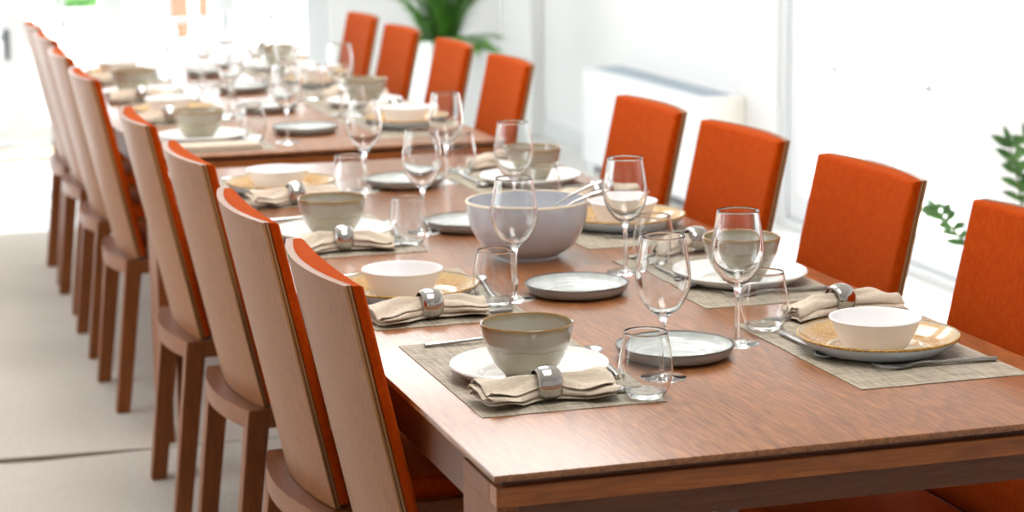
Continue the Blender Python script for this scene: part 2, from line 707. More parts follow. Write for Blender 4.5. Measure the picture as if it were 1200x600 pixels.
glazing('window_1', 'Y', YF, -2.9, 1.80, 0, 2.35,
        [(-2.85, -2.08), (-2.08, -1.31), (-1.31, -.62), (-.62, .135), (.135, .655), (.655, 1.235), (1.235, 1.75)],
        [.635, 1.2, 1.78], 2, stile=.072, handle_leaf={3: 1})
# the heavy posts between the door pairs
struct('trim_2', box_me((.585, YF - .02, 0), (.725, YF + .12, 2.32), .004), 'frame')
struct('trim_3', box_me((1.18, YF - .02, 0), (1.29, YF + .12, 2.32), .004), 'frame')
glazing('window_2', 'X', XR, 3.93, 5.55, 0, 2.35, [(3.98, 4.74), (4.74, 5.50)], [.66, 1.2, 1.75], 2, stile=.1)
glazing('window_3', 'X', XL - .14, 1.0, 4.8, 0, 2.35, [(1.05 + .925 * k, 1.05 + .925 * (k + 1)) for k in range(4)], [.66, 1.2, 1.75], 1)

portal('daylight_far', (-.55, YF + .19, 1.18), (0, -1, 0), 4.7, 2.35)
portal('daylight_right', (XR + .19, 4.74, 1.18), (-1, 0, 0), 1.62, 2.35)
portal('daylight_left', (XL - .19, 2.9, 1.18), (1, 0, 0), 3.8, 2.35)

# outside
struct('ground_outside', box_me((-20, YF + .2, -.3), (24, 40, -.06)), 'terrace')
struct('ground_outside.001', box_me((XR + .2, YB - 10, -.3), (24, YF + .2, -.06)), 'terrace')
struct('ground_outside.002', box_me((-20, YB - 10, -.3), (XL - .2, YF + .2, -.06)), 'terrace')
struct('garden_wall_outside', box_me((-14, 22, -.06), (16, 22.25, 1.0), .02), 'render_wall')


def blob_hedge(x0, x1, y, z0, z1, d, seed, cnt):
    rnd = random.Random(seed)
    vs, fs = [], []
    for k in range(cnt):
        p = Vector((rnd.uniform(x0, x1), y + rnd.uniform(-d, d), rnd.uniform(z0, z1)))
        a = Vector((rnd.uniform(-1, 1), rnd.uniform(-1, 1), rnd.uniform(-1, 1))).normalized()
        b = a.cross(Vector((rnd.uniform(-1, 1), rnd.uniform(-1, 1), rnd.uniform(-1, 1)))).normalized()
        s = rnd.uniform(.05, .1)
        i = len(vs)
        vs += [tuple(p + a * s), tuple(p + b * s * .5), tuple(p - a * s), tuple(p - b * s * .5)]
        fs.append((i, i + 1, i + 2, i + 3))
    me = bpy.data.meshes.new('h'); me.from_pydata(vs, [], fs)
    core = box_me((x0 + .05, y - d * .8, z0 - .0), (x1 - .05, y + d * .8, z1 - .08), .1)
    return join_meshes([me, core])


for (x0, x1, q, lab) in ((-.2, 1.05, 1, 'clipped green hedge standing outside beyond the left glass doors'),
                         (1.5, 1.95, 2, 'short clipped green hedge outside, right of the long one')):
    hd = link('hedge', blob_hedge(x0, x1, 21.1, -.06, .56, .35, q, 1600), 'hedge')
    tag(hd, lab, 'hedge', 'clipped hedges outside the far doors')

# ------------------------------------------------------------------ carpets, doormat
def slab(poly, z0, z1):
    bm = bmesh.new()
    lo = [bm.verts.new((x, y, z0)) for x, y in poly]
    hi = [bm.verts.new((x, y, z1)) for x, y in poly]
    bm.faces.new(lo); bm.faces.new(hi)
    for k in range(len(poly)):
        q = (k + 1) % len(poly)
        bm.faces.new((lo[k], lo[q], hi[q], hi[k]))
    return from_bm(bm)


near_edge = [(-2.4, 2.80), (0.0, 2.951), (1.75, 2.951)]
far_edge = [(1.75, 2.962), (0.0, 2.962), (-2.4, 3.13)]
for (poly, e0, e1, lab) in (
        ([(-2.4, -3.6), (1.75, -3.6)] + near_edge[::-1], near_edge, -1, 'pale grey beige carpet under the near table, in the foreground'),
        (far_edge + [(-2.4, 6.40), (1.75, 6.40)], far_edge[::-1], 1, 'pale grey beige carpet under the far table, beyond the seam')):
    root = empty('carpet', (0, 0, 0))
    tag(root, lab, 'carpet')
    link('pile', slab(poly, 0, .012), 'carpet', root)
    b_ = [(x, y - e1 * .0002) for x, y in e0] + [(x, y - e1 * .0045) for x, y in reversed(e0)]
    link('binding', slab(b_, 0, .0118), 'carpet_edge', root)
dm = link('doormat', box_me((-.05, 8.60, 0), (.75, 9.04, .014), .004), 'doormat')
tag(dm, 'straw coloured doormat on the sunlit floor inside the glass doors', 'doormat')


# ------------------------------------------------------------------ tables
def make_table(y0, length, label, far_leg=.034):
    W = .915
    root = empty('dining_table', (W / 2, y0 + length / 2, 0))
    tag(root, label, 'table', 'dining tables set end to end')
    hw, hl = W / 2, length / 2
    # top with softly chamfered edge
    link('tabletop', box_me((-hw, -hl, TZ - .009), (hw, hl, TZ), .0016, 2), 'table_wood', root, smooth=30)
    link('shadow_gap', box_me((-hw + .014, -hl + .014, TZ - .017), (hw - .014, hl - .014, TZ - .0095)), 'table_dark', root)
    # end aprons: upper rail, recessed panel
    for s in (-1, 1):
        bm = bmesh.new()
        y = s * (hl - .004)
        add_box(bm, (-hw + .004, min(y, y - s * .03), TZ - .043), (hw - .004, max(y, y - s * .03), TZ - .0175), .001, 1)
        ap = link('end_apron', from_bm(bm), 'table_edge', root)
        yy = s * (hl - .012)
        link('apron_panel', box_me((-hw + .032, min(yy, yy - s * .018), TZ - .079), (hw - .032, max(yy, yy - s * .018), TZ - .0435), .001, 1),
             'table_dark', ap)
    for s in (-1, 1):
        x = s * (hw - .018)
        link('side_apron', box_me((min(x, x - s * .02), -hl + .152, TZ - .082), (max(x, x - s * .02), hl - far_leg - .002, TZ - .0175), .001, 1),
             'table_dark', root)
    for sx in (-1, 1):
        for sy in (-1, 1):
            x, y = sx * (hw - .004), sy * (hl - .004)
            ld = .15 if sy < 0 else far_leg
            bm = bmesh.new()
            add_box(bm, (min(x, x - sx * .028), min(y, y - sy * ld), 0.012), (max(x, x - sx * .028), max(y, y - sy * ld), TZ - .0435), .0015, 1)
            if sy < 0:
                add_box(bm, (min(x, x - sx * .0275), y + .0305, TZ - .0445), (max(x, x - sx * .0275), y + .1495, TZ - .018), .001, 1)
            link('leg', from_bm(bm), 'leg_wood', root)
    return root


make_table(0.0, 2.744, 'long reddish brown oak dining table in the foreground, laid for eight')
make_table(2.985, 2.744, 'second oak dining table behind the near one, out of focus')


# ------------------------------------------------------------------ chairs
def curved_slab(y_half, sag, x_out, thick, z0, z1, nseg=20, sag2=None):
    """slab following an arc; x_out(z) gives chord x of the outer face"""
    bm = bmesh.new()
    nz = 6
    idx = []
    for side in (0, 1):
        for k in range(nz + 1):
            z = z0 + (z1 - z0) * k / nz
            row = []
            for i in range(nseg + 1):
                y = -y_half + 2 * y_half * i / nseg
                u = y / y_half
                x = x_out(z) - sag * (1 - u * u)
                nx, ny = 1.0, -2 * sag * u / y_half
                l = math.hypot(nx, ny)
                t = thick * side
                if side and sag2 is not None:
                    row.append(bm.verts.new((x_out(z) + thick - sag2 * (1 - u * u), y, z)))
                else:
                    row.append(bm.verts.new((x + nx / l * t, y + ny / l * t, z)))
            idx.append(row)
    n1 = nz + 1
    for side in (0, 1):
        for k in range(nz):
            for i in range(nseg):
                a, b = idx[side * n1 + k], idx[side * n1 + k + 1]
                bm.faces.new((a[i], a[i + 1], b[i + 1], b[i]))
    for i in range(nseg):
        for k in (0, nz):
            bm.faces.new((idx[k][i], idx[k][i + 1], idx[n1 + k][i + 1], idx[n1 + k][i]))
    for i in (0, nseg):
        for k in range(nz):
            f = bm.faces.new((idx[k][i], idx[k + 1][i], idx[n1 + k + 1][i], idx[n1 + k][i]))
            f.material_index = 1
    bmesh.ops.recalc_face_normals(bm, faces=bm.faces[:])
    return bm


def make_chair():
    X0 = -.28                                    # outer top edge of the back
    zb = .432
    xo = lambda z: X0 + .105 * (HC - z) / (HC - zb)
    root = empty('dining_chair', (0, 0, 0))
    bm = curved_slab(.198, .026, xo, .0115, zb, HC)
    link('back_panel', from_bm(bm), ['chair_wood', 'ply'], root, smooth=40)
    # pad
    xi = lambda z: xo(z) + .0117
    bm = curved_slab(.198, .026, xi, .0165, zb + .006, HC - .001, sag2=.007)
    for f in bm.faces: f.material_index = 0
    ed = [e for e in bm.edges if len(e.link_faces) == 2 and e.calc_face_angle(0) > 1.0 and
          min((v.co.x - xi(v.co.z) + .007 * (1 - (v.co.y / .198) ** 2)) for v in e.verts) > .012]
    bmesh.ops.bevel(bm, geom=ed, offset=.008, segments=4, affect='EDGES', profile=.5)
    link('back_pad', from_bm(bm), 'velvet', root, smooth=60)
    # frame: curved back rail + side rails + front rail
    xr = -.205
    legw = .042
    ztop, h = .43, .038
    rail = curved_slab(.205, .032, lambda z: xr, .036, ztop - h, ztop)
    for f in rail.faces: f.material_index = 0
    add_box(rail, (xr + .036, -.205, ztop - h), (.195, -.183, ztop), .001, 1)
    add_box(rail, (xr + .036, .183, ztop - h), (.195, .205, ztop), .001, 1)
    add_box(rail, (.173, -.183, ztop - h), (.195, .183, ztop), .001, 1)
    fr = link('seat_frame', from_bm(rail), 'rail_wood', root, smooth=35)
    # curved top plate of the frame behind the back, inside the arc
    bm = bmesh.new()
    N = 16
    o_, i_ = [], []
    for k in range(N + 1):
        y = -.183 + .366 * k / N
        o_.append(bm.verts.new((xr + .034 - .032 * (1 - (y / .205) ** 2), y, ztop - .0015)))
        i_.append(bm.verts.new((xr + .08, y, ztop - .0015)))
    for k in range(N):
        bm.faces.new((o_[k], o_[k + 1], i_[k + 1], i_[k]))
    r_ = bmesh.ops.extrude_face_region(bm, geom=bm.faces[:])
    for e in r_['geom']:
        if isinstance(e, bmesh.types.BMVert): e.co.z -= .012
    link('seat_base', from_bm(bm), 'rail_wood', root)
    # legs: rear legs splay backwards
    for s in (-1, 1):
        y0, y1 = (s * .207, s * (.207 - .040))
        ya, yb = min(y0, y1), max(y0, y1)
        for rear in (1, 0):
            bm = bmesh.new()
            xt0, xt1 = (xr - .002, xr + legw) if rear else (.157, .197)
            xb0, xb1 = (xr - .045, xr - .045 + .036) if rear else (.158, .193)
            top = ztop - .0003
            vs = [bm.verts.new(p) for p in ((xt0, ya, top), (xt1, ya, top), (xt1, yb, top), (xt0, yb, top),
                                            (xb0, ya + .002, .012), (xb1, ya + .002, .012), (xb1, yb - .002, .012), (xb0, yb - .002, .012))]
            for q in ((0, 1, 2, 3), (7, 6, 5, 4), (0, 4, 5, 1), (1, 5, 6, 2), (2, 6, 7, 3), (3, 7, 4, 0)):
                bm.faces.new([vs[i] for i in q])
            bmesh.ops.bevel(bm, geom=bm.edges[:], offset=.002, segments=2, affect='EDGES')
            link('leg', from_bm(bm), 'leg_wood', root, smooth=40)
    # seat cushion
    bm = bmesh.new()
    add_box(bm, (xr + .082, -.181, ztop - .025), (.172, .181, ztop + .034), .014, 4)
    for v in bm.verts:
        if v.co.z > ztop:
            u = 1 - (v.co.y / .181) ** 2
            t = 1 - ((v.co.x + 0) / .19) ** 2
            v.co.z += .012 * max(u, 0) * max(t, 0)
    link('seat_cushion', from_bm(bm), 'velvet', root, smooth=60)
    remember(root)
    return root


chair = make_chair()
ORD = ['nearest', 'second nearest', 'third nearest', 'farthest']
first = True
left_ch = [(-.09, .597, 0, 'near', 0), (-.10, 1.149, .5, 'near', 1), (-.091, 1.852, 2.0, 'near', 2), (-.103, 2.495, 0, 'near', 3),
           (-.107, 3.547, 1, 'far', 0), (-.10, 4.222, -.5, 'far', 1), (-.085, 4.887, 1.0, 'far', 2), (-.08, 5.42, 0, 'far', 3)]
right_ch = [(1.048, .545, 0, 'near', 0), (1.052, 1.155, 0, 'near', 1), (1.047, 1.725, 1.0, 'near', 2), (1.040, 2.258, 0, 'near', 3),
            (1.062, 3.432, -1.5, 'far', 0), (1.068, 4.041, -2, 'far', 1), (1.062, 4.657, 0, 'far', 2), (1.076, 5.288, 0, 'far', 3)]
for side, lst in (('left', left_ch), ('right', right_ch)):
    for (x, y, a, t, k) in lst:
        o = chair if first else copy_tree(chair)
        first = False
        if side == 'left':
            o.location = (x + .28, y, 0)
            o.rotation_euler = (0, 0, radians(a))
            what = 'wooden-backed orange chair'
        else:
            o.location = (x + .029 - .28, y, 0)
            o.rotation_euler = (0, 0, pi + radians(a))
            what = 'orange velvet chair'
        tag(o, '%s, %s on the %s side of the %s table' % (what, ORD[k], side, t), 'chair',
            'orange upholstered chairs along the %s side' % side)


# ------------------------------------------------------------------ tableware prototypes
def solid_of(outer, th, rim_r=.001, under=0, inner=0, rimmat=None):
    """closed profile from outer (bottom centre->rim) and an inner offset"""
    inn = offset_profile(outer, th)
    inn[0] = (0, inn[0][1])
    pr = [(p[0], p[1], under) for p in outer]
    n_ = len(pr)
    # rounded lip
    a, b = outer[-1], inn[-1]
    mid = ((a[0] + b[0]) / 2, (a[1] + b[1]) / 2 + rim_r)
    rm = rimmat if rimmat is not None else under
    pr[-1] = (pr[-1][0], pr[-1][1], rm)
    if rimmat is not None:
        pr[-2] = (pr[-2][0], pr[-2][1], rm)
    pr += [(mid[0], mid[1], rm)]
    ri = list(reversed(inn))
    pr += [(p[0], p[1], inner) for p in ri]
    if rimmat is not None:
        pr[n_ + 1] = (pr[n_ + 1][0], pr[n_ + 1][1], rm)
    return pr


def plate_profile(R, h, foot):
    o = [(0, .0015), (foot - .006, .0015), (foot - .004, 0), (foot, 0), (foot + .003, .003)]
    o += spline([(foot + .005, .0035), (foot + (R - foot) * .45, h * .16), (R - (R - foot) * .2, h * .62), (R, h)], 5)
    return o


def coupe(R, h, foot):
    o = [(0, .0015), (foot - .005, .0015), (foot - .003, 0), (foot, 0), (foot + .003, .0025)]
    o += spline([(foot + .005, .003), (R * .86, h * .16), (R * .965, h * .52), (R, h)], 6)
    return o


def proto_dinner():
    me = lathe(solid_of(plate_profile(.115, .019, .068), .0035), 96)
    return link('dinner_plate', me, 'porcelain', smooth=50)


def proto_ochre():
    root = empty('charger_plate', (0, 0, 0))
    outer = plate_profile(.121, .024, .070)
    me = lathe(solid_of(outer, .0038, under=1, inner=0, rimmat=1), 96)
    link('plate_body', me, ['ochre', 'plate_under'], root, smooth=50)
    R, h = .121, .024
    rim = lathe([(R - .0034, h + .0035), (R - .0018, h + .0046), (R + .0004, h + .0036), (R + .0008, h + .0014), (R - .0003, h + .0002), (R - .0016, h + .0016)],
                96, closed=True)
    link('gold_rim', rim, 'goldline', root, smooth=70)
    remember(root)
    return root


def proto_side():
    root = empty('side_plate', (0, 0, 0))
    R, h = .0885, .019
    me = lathe(solid_of(coupe(R, h, .055), .0034, under=1, inner=0, rimmat=1), 96)
    link('plate_body', me, ['side_glaze', 'side_under'], root, smooth=50)
    rim = lathe([(R - .0032, h + .0010), (R - .0017, h + .0022), (R + .0002, h + .0012), (R + .0005, h + .0002), (R - .001, h - .0005)], 96, closed=True)
    link('dark_rim', rim, 'dark_rim', root, smooth=70)
    remember(root)
    return root


def proto_bowl():
    out = [(0, .002), (.026, .002), (.028, 0), (.031, 0), (.033, .003)]
    out += spline([(.034, .005), (.047, .020), (.058, .042), (.0645, .064), (.067, .078)], 7)
    me = lathe(solid_of(out, .0034, .0012), 96)
    return link('cereal_bowl', me, 'bowl_glaze', smooth=60)


def proto_white_bowl():
    out = [(0, .0015), (.034, .0015), (.037, 0), (.040, .0012)]
    out += spline([(.042, .003), (.050, .012), (.060, .032), (.0665, .047), (.0685, .050)], 7)
    me = lathe(solid_of(out, .0026, .0009), 96)
    return link('dessert_bowl', me, 'opal', smooth=60)


def proto_serving():
    root = empty('serving_bowl', (0, 0, 0))
    out = [(0, .003), (.052, .003), (.054, 0), (.058, 0), (.058, .005)]
    out += spline([(.060, .006), (.084, .022), (.103, .052), (.1115, .082), (.114, .106)], 8)
    me = lathe(solid_of(out, .004, .001), 128)
    link('bowl_body', me, 'serving_glaze', root, smooth=60)
    R, h = .114, .106
    rim = lathe([(R - .004, h + .001), (R - .0022, h + .0028), (R + .0002, h + .0014), (R + .0004, h - .0012), (R - .002, h - .0005)], 128, closed=True)
    link('cream_rim', rim, 'cream_rim', root, smooth=70)
    return root


def proto_wine():
    """stemmed glass: bowl, stem, foot, 206 mm tall"""
    root = empty('wine_glass', (0, 0, 0))
    zb = .090
    out = spline([(.0, zb), (.008, zb + .001), (.022, zb + .011), (.034, zb + .029), (.0395, zb + .050), (.0392, zb + .066),
                  (.036, zb + .088), (.0315, zb + .116)], 8)
    th = lambda t: .0042 * (1 - t) ** 3 + .0011
    inn = offset_profile(out, th)
    inn[0] = (0, zb + .006)
    pr = list(out) + [((out[-1][0] + inn[-1][0]) / 2, out[-1][1] + .0005)] + [p for p in reversed(inn)]
    link('bowl', lathe(pr, 80), 'glass', root, smooth=60)
    st = spline([(.0, .004), (.0052, .0042), (.0042, .012), (.0036, .03), (.0036, .06), (.0044, .078), (.007, .088), (.0085, .0905), (0, .0908)], 5)
    link('stem', lathe(st, 32), 'glass', root, smooth=60)
    ft = [(0, .0), (.0325, .0), (.0335, .0007), (.0328, .0014)] + spline([(.031, .0016), (.018, .0028), (.008, .0045), (.0, .0062)], 4)
    link('foot', lathe(ft, 64), 'glass', root, smooth=40)
    remember(root)
    return root


def proto_tumbler():
    out = spline([(0, 0), (.018, 0), (.0235, .0015), (.0305, .010), (.0365, .028), (.0378, .042), (.0355, .062), (.030, .092)], 7)
    inn = offset_profile(out, lambda t: .0075 * max(0, 1 - t * 2.4) + .0011)
    inn = [p for p in inn if p[0] > .002]
    inn = [(0, .0085)] + [p for p in inn if p[1] > .0083 or p[0] < .02]
    inn2 = [inn[0], (.012, .0085)] + [p for p in inn[1:] if p[0] > .0165 and p[1] > .0087]
    pr = list(out) + [((out[-1][0] + inn2[-1][0]) / 2, out[-1][1] + .0005)] + list(reversed(inn2))
    return link('tumbler', lathe(pr, 80), 'glass', smooth=50)


def bar_profile(stations, nseg=10):
    """loft of ellipses: (x, y, z, half width, half thickness)"""
    vs = []
    for (x, y, z, a, b) in stations:
        vs += [(x, y + a * cos(2 * pi * k / nseg), z + b * sin(2 * pi * k / nseg)) for k in range(nseg)]
    f = grid_faces(len(stations), nseg, 0, True)
    f += [tuple(range(nseg))[::-1], tuple(range((len(stations) - 1) * nseg, len(stations) * nseg))]
    me = bpy.data.meshes.new('b'); me.from_pydata(vs, [], f)
    return me


HANDLE = [(.095, 0, .004, .0050, .0030), (.092, 0, .004, .0054, .0034), (.05, 0, .0045, .0047, .0032), (0, 0, .006, .0034, .0026), (-.02, 0, .0075, .003, .0022)]


def proto_fork():
    """handle end at +x, tines at -x"""
    root = empty('fork', (0, 0, 0))
    h = bar_profile(HANDLE + [(-.035, 0, .0065, .0036, .0018), (-.048, 0, .0045, .0095, .0014), (-.062, 0, .0035, .0115, .0013), (-.066, 0, .0036, .0112, .0012)])
    link('handle', h, 'steel', root, smooth=60)
    ts = []
    for q in (-1.5, -.5, .5, 1.5):
        y = q * .0058
        ts.append(bar_profile([(-.0645, y, .0036, .0019, .0012), (-.08, y, .0042, .0016, .001), (-.092, y, .0065, .0013, .0009), (-.098, y, .009, .0006, .0005)], 8))
    link('tines', join_meshes(ts), 'steel', root, smooth=60)
    remember(root)
    return root


def proto_knife():
    root = empty('knife', (0, 0, 0))
    link('handle', bar_profile([(.11, 0, .004, .004, .0035), (.105, 0, .004, .0055, .004), (.05, 0, .004, .0055, .0038), (.005, 0, .004, .005, .003)]), 'steel', root, smooth=60)
    link('blade', bar_profile([(.0055, 0, .004, .0052, .002), (-.03, .001, .0035, .0085, .001), (-.08, .001, .003, .009, .0009), (-.105, .003, .003, .005, .0007), (-.112, .005, .003, .001, .0005)]),
         'steel', root, smooth=60)
    remember(root)
    return root


def proto_spoon():
    root = empty('dessert_spoon', (0, 0, 0))
    link('handle', bar_profile(HANDLE + [(-.038, 0, .0068, .0028, .0016), (-.05, 0, .0062, .004, .0012)]), 'steel', root, smooth=60)
    # dished bowl
    bm = bmesh.new()
    rows = []
    for i in range(9):
        t = i / 8
        row = []
        for k in range(24):
            a = 2 * pi * k / 24
            x = -.07 + cos(a) * .0235 * t
            y = sin(a) * .0145 * t * (1 - .18 * cos(a))
            z = .0016 + .0058 * t * t
            row.append(bm.verts.new((x, y, z)) if t > 0 else None)
        rows.append(row)
    c0 = bm.verts.new((-.07, 0, .0016))
    for k in range(24):
        bm.faces.new((c0, rows[1][k], rows[1][(k + 1) % 24]))
    for i in range(1, 8):
        for k in range(24):
            bm.faces.new((rows[i][k], rows[i + 1][k], rows[i + 1][(k + 1) % 24], rows[i][(k + 1) % 24]))
    me = from_bm(bm)
    o = link('spoon_bowl', me, 'steel', root, smooth=80)
    sm = o.modifiers.new('thickness', 'SOLIDIFY'); sm.thickness = .0011; sm.offset = 0
    remember(root)
    return root


def proto_ring():
    """wide convex silver band, axis along x"""
    pr = [(.0190, -.0172), (.0200, -.0172), (.0228, -.0136), (.0246, -.007), (.0252, 0), (.0246, .007), (.0228, .0136), (.0200, .0172), (.0190, .0172)]
    inner = [(.0195, .0125), (.0225, .006), (.0232, 0), (.0225, -.006), (.0195, -.0125)]
    me = lathe(spline(pr, 4) + inner, 64, closed=True)
    me.transform(Matrix.Rotation(pi / 2, 4, 'Y'))
    return link('napkin_ring', me, 'bright_steel', smooth=50)


def napkin_mesh(seed, L=.102, wend=.036):
    """folded linen pinched in the middle by the ring; runs along x, z up from 0"""
    rnd = random.Random(seed)
    ns, layers, per = 45, 4, 17
    vs = []
    ph = rnd.uniform(-.6, .6)
    shift = [rnd.uniform(-.005, .005) for _ in range(layers)]
    lenj = [rnd.uniform(-.010, .0) for _ in range(layers)]
    kk = {-1: rnd.uniform(.95, 1.15), 1: rnd.uniform(.8, 1.0)}
    amp = {-1: rnd.uniform(.006, .009), 1: rnd.uniform(.005, .008)}
    zc = .0225
    for i in range(ns):
        s = -1 + 2 * i / (ns - 1)
        a, sg = abs(s), (-1 if s < 0 else 1)
        e = min(1, max(0, (a - .10) / .72))
        e = e * e * (3 - 2 * e)
        wd = .0140 + (wend * 1.12 * kk[sg] - .0140) * e
        gap = .0066 * (1 - e) + (.0062 + .0012 * sin(s * 7 + seed)) * e
        zmid = zc * (1 - e) + .0165 * e + .0035 * sin(a * 6.0 + seed) * e
        for q in range(layers):
            lv = q / (layers - 1)
            for k in range(per):
                u = -1 + 2 * k / (per - 1)
                if q % 2: u = -u
                z = zmid + (q - (layers - 1) / 2) * gap
                env = (.30 + .70 * lv) * (.25 + .75 * sin(min(1, a * 1.15) * pi * .62))
                # a deep diagonal fold running from the ring to the outer corner, plus shallow pleats
                z += amp[sg] * env * cos((u - .45 * sg * s) * 3.4 + ph)
                z += .0026 * env * sin(u * 8 + ph * 3 + a * 2.5)
                z -= .0065 * u * u * (1 - e) + .0055 * abs(u) ** 3 * e * lv
                y = u * wd * (1 - .10 * lv) + shift[q] * e + .004 * e * sin(s * 4 + q)
                x = s * (L + lenj[q] * (a > .5)) + .014 * e * sg * u * .4
                vs.append((x, y, max(z, .0012 + .0007 * q)))
    me = bpy.data.meshes.new('n')
    me.from_pydata(vs, [], grid_faces(ns, layers * per))
    return me


def flat_napkin():
    bm = bmesh.new()
    for q in range(4):
        add_box(bm, (-.118 + .002 * q, -.045 + .003 * (q % 2), .0036 * q), (.118 - .003 * q, .045 - .002 * q, .0036 * q + .0034), .0016, 2)
    return from_bm(bm)


def proto_napkins():
    out = []
    for sd_ in (3, 11, 24):
        o = link('napkin', napkin_mesh(sd_), 'linen', smooth=80)
        s_ = o.modifiers.new('cloth_thickness', 'SOLIDIFY'); s_.thickness = .0016; s_.offset = 0
        s2 = o.modifiers.new('soften', 'SUBSURF'); s2.levels = 1; s2.render_levels = 1
        out.append(o)
    return out


def proto_mat():
    hx, hy = .1315, .2275
    me = box_me((-hx, -hy, 0), (hx, hy, .0016), .0005, 1)
    return link('placemat', me, 'mat')


PR = {'placemat': proto_mat(), 'dinner': proto_dinner(), 'ochre': proto_ochre(), 'side': proto_side(), 'bowl': proto_bowl(),
      'wbowl': proto_white_bowl(), 'wine': proto_wine(), 'tumbler': proto_tumbler(), 'fork': proto_fork(), 'knife': proto_knife(),
      'spoon': proto_spoon(), 'ring': proto_ring()}
NAPS = proto_napkins()
USED = set()


def put(key, loc, rz, label, cat, group):
    p = PR[key] if isinstance(key, str) else key
    if p.name in USED:
        o = copy_tree(p)
    else:
        o = p
        USED.add(p.name)
    o.location = loc
    o.rotation_euler = (0, 0, rz)
    tag(o, label, cat, group)
    return o


# ------------------------------------------------------------------ place settings
# per place: mat y centre, plate, bowl, napkin ring, tumbler, wine glass, side plate
SET = {}
SET['near', 'left'] = [
    dict(k='grey', mat=(.195, .494), pl=(.193, .468), bw=(.184, .447), rg=(.172, .322), tu=(.307, .297), wi=(.371, .397), sp=(.434, .514), nr=.03),
    dict(k='ochre', mat=(.190, 1.070), pl=(.165, 1.063), bw=(.153, 1.045), rg=(.160, .893), tu=(.291, .962), wi=(.338, 1.004), sp=(.450, 1.011), nr=.08),
    dict(k='grey', mat=(.182, 1.713), pl=(.176, 1.687), bw=(.172, 1.667), rg=(.164, 1.541), tu=(.297, 1.562), wi=(.361, 1.694), sp=(.458, 1.700), nr=-.03),
    dict(k='ochre', mat=(.190, 2.325), pl=(.195, 2.309), bw=(.185, 2.286), rg=(.192, 2.125), tu=(.325, 2.185), wi=(.378, 2.262), sp=(.479, 2.300), nr=.05)]
SET['near', 'right'] = [
    dict(k='ochre', mat=(.734, .461), pl=(.730, .440), bw=(.716, .422), rg=(.790, .695), tu=(.631, .634), wi=(.554, .560), nr=.22),
    dict(k='grey', mat=(.738, 1.040), pl=(.748, 1.000), bw=(.738, .978), rg=(.778, 1.285), tu=(.660, 1.195), wi=(.592, 1.159), nr=.10),
    dict(k='ochre', mat=(.735, 1.620), pl=(.752, 1.600), bw=(.742, 1.582), rg=(.800, 1.90), tu=(.665, 1.86), wi=(.562, 1.733), nr=.0),
    dict(k='grey', mat=(.735, 2.240), pl=(.754, 2.230), bw=(.751, 2.208), rg=(.778, 2.49), tu=(.648, 2.44), wi=(.580, 2.312), nr=.1)]
SET['far', 'left'] = [
    dict(k='grey', mat=(.20, 3.262), pl=(.175, 3.262), bw=(.165, 3.246), rg=(.180, 3.085), tu=(.300, 3.220), wi=(.380, 3.150), sp=(.465, 3.331), nr=.0),
    dict(k='ochre', mat=(.19, 3.850), pl=(.185, 3.850), bw=(.170, 3.83), rg=(.150, 3.68), tu=(.315, 3.74), wi=(.350, 3.83), sp=(.468, 3.879), nr=.05),
    dict(k='grey', mat=(.19, 4.440), pl=(.165, 4.440), bw=(.145, 4.430), rg=(.150, 4.27), tu=(.315, 4.32), wi=(.400, 4.62), sp=(.490, 4.44), nr=-.05),
    dict(k='ochre', mat=(.19, 5.030), pl=(.185, 5.030), bw=(.170, 5.010), rg=(.150, 4.86), tu=(.315, 4.92), wi=(.334, 4.98), sp=(.470, 5.02), nr=.05)]
SET['far', 'right'] = [
    dict(k='ochre', mat=(.735, 3.35), pl=(.750, 3.345), bw=(.745, 3.335), rg=(.790, 3.62), tu=(.660, 3.600), wi=(.645, 3.686), nr=.1),
    dict(k='grey', mat=(.735, 3.90), pl=(.760, 3.885), bw=(.756, 3.859), rg=(.785, 4.145), tu=(.645, 4.10), wi=(.600, 4.24), nr=.0),
    dict(k='ochre', mat=(.735, 4.49), pl=(.750, 4.48), bw=(.745, 4.47), rg=(.785, 4.74), tu=(.640, 4.70), wi=(.566, 4.60), nr=-.1),
    dict(k='grey', mat=(.735, 5.10), pl=(.750, 5.09), bw=(.735, 5.087), rg=(.785, 5.35), tu=(.640, 5.38), wi=(.575, 5.20), nr=.05)]
T0 = TZ
TM = TZ + .0017
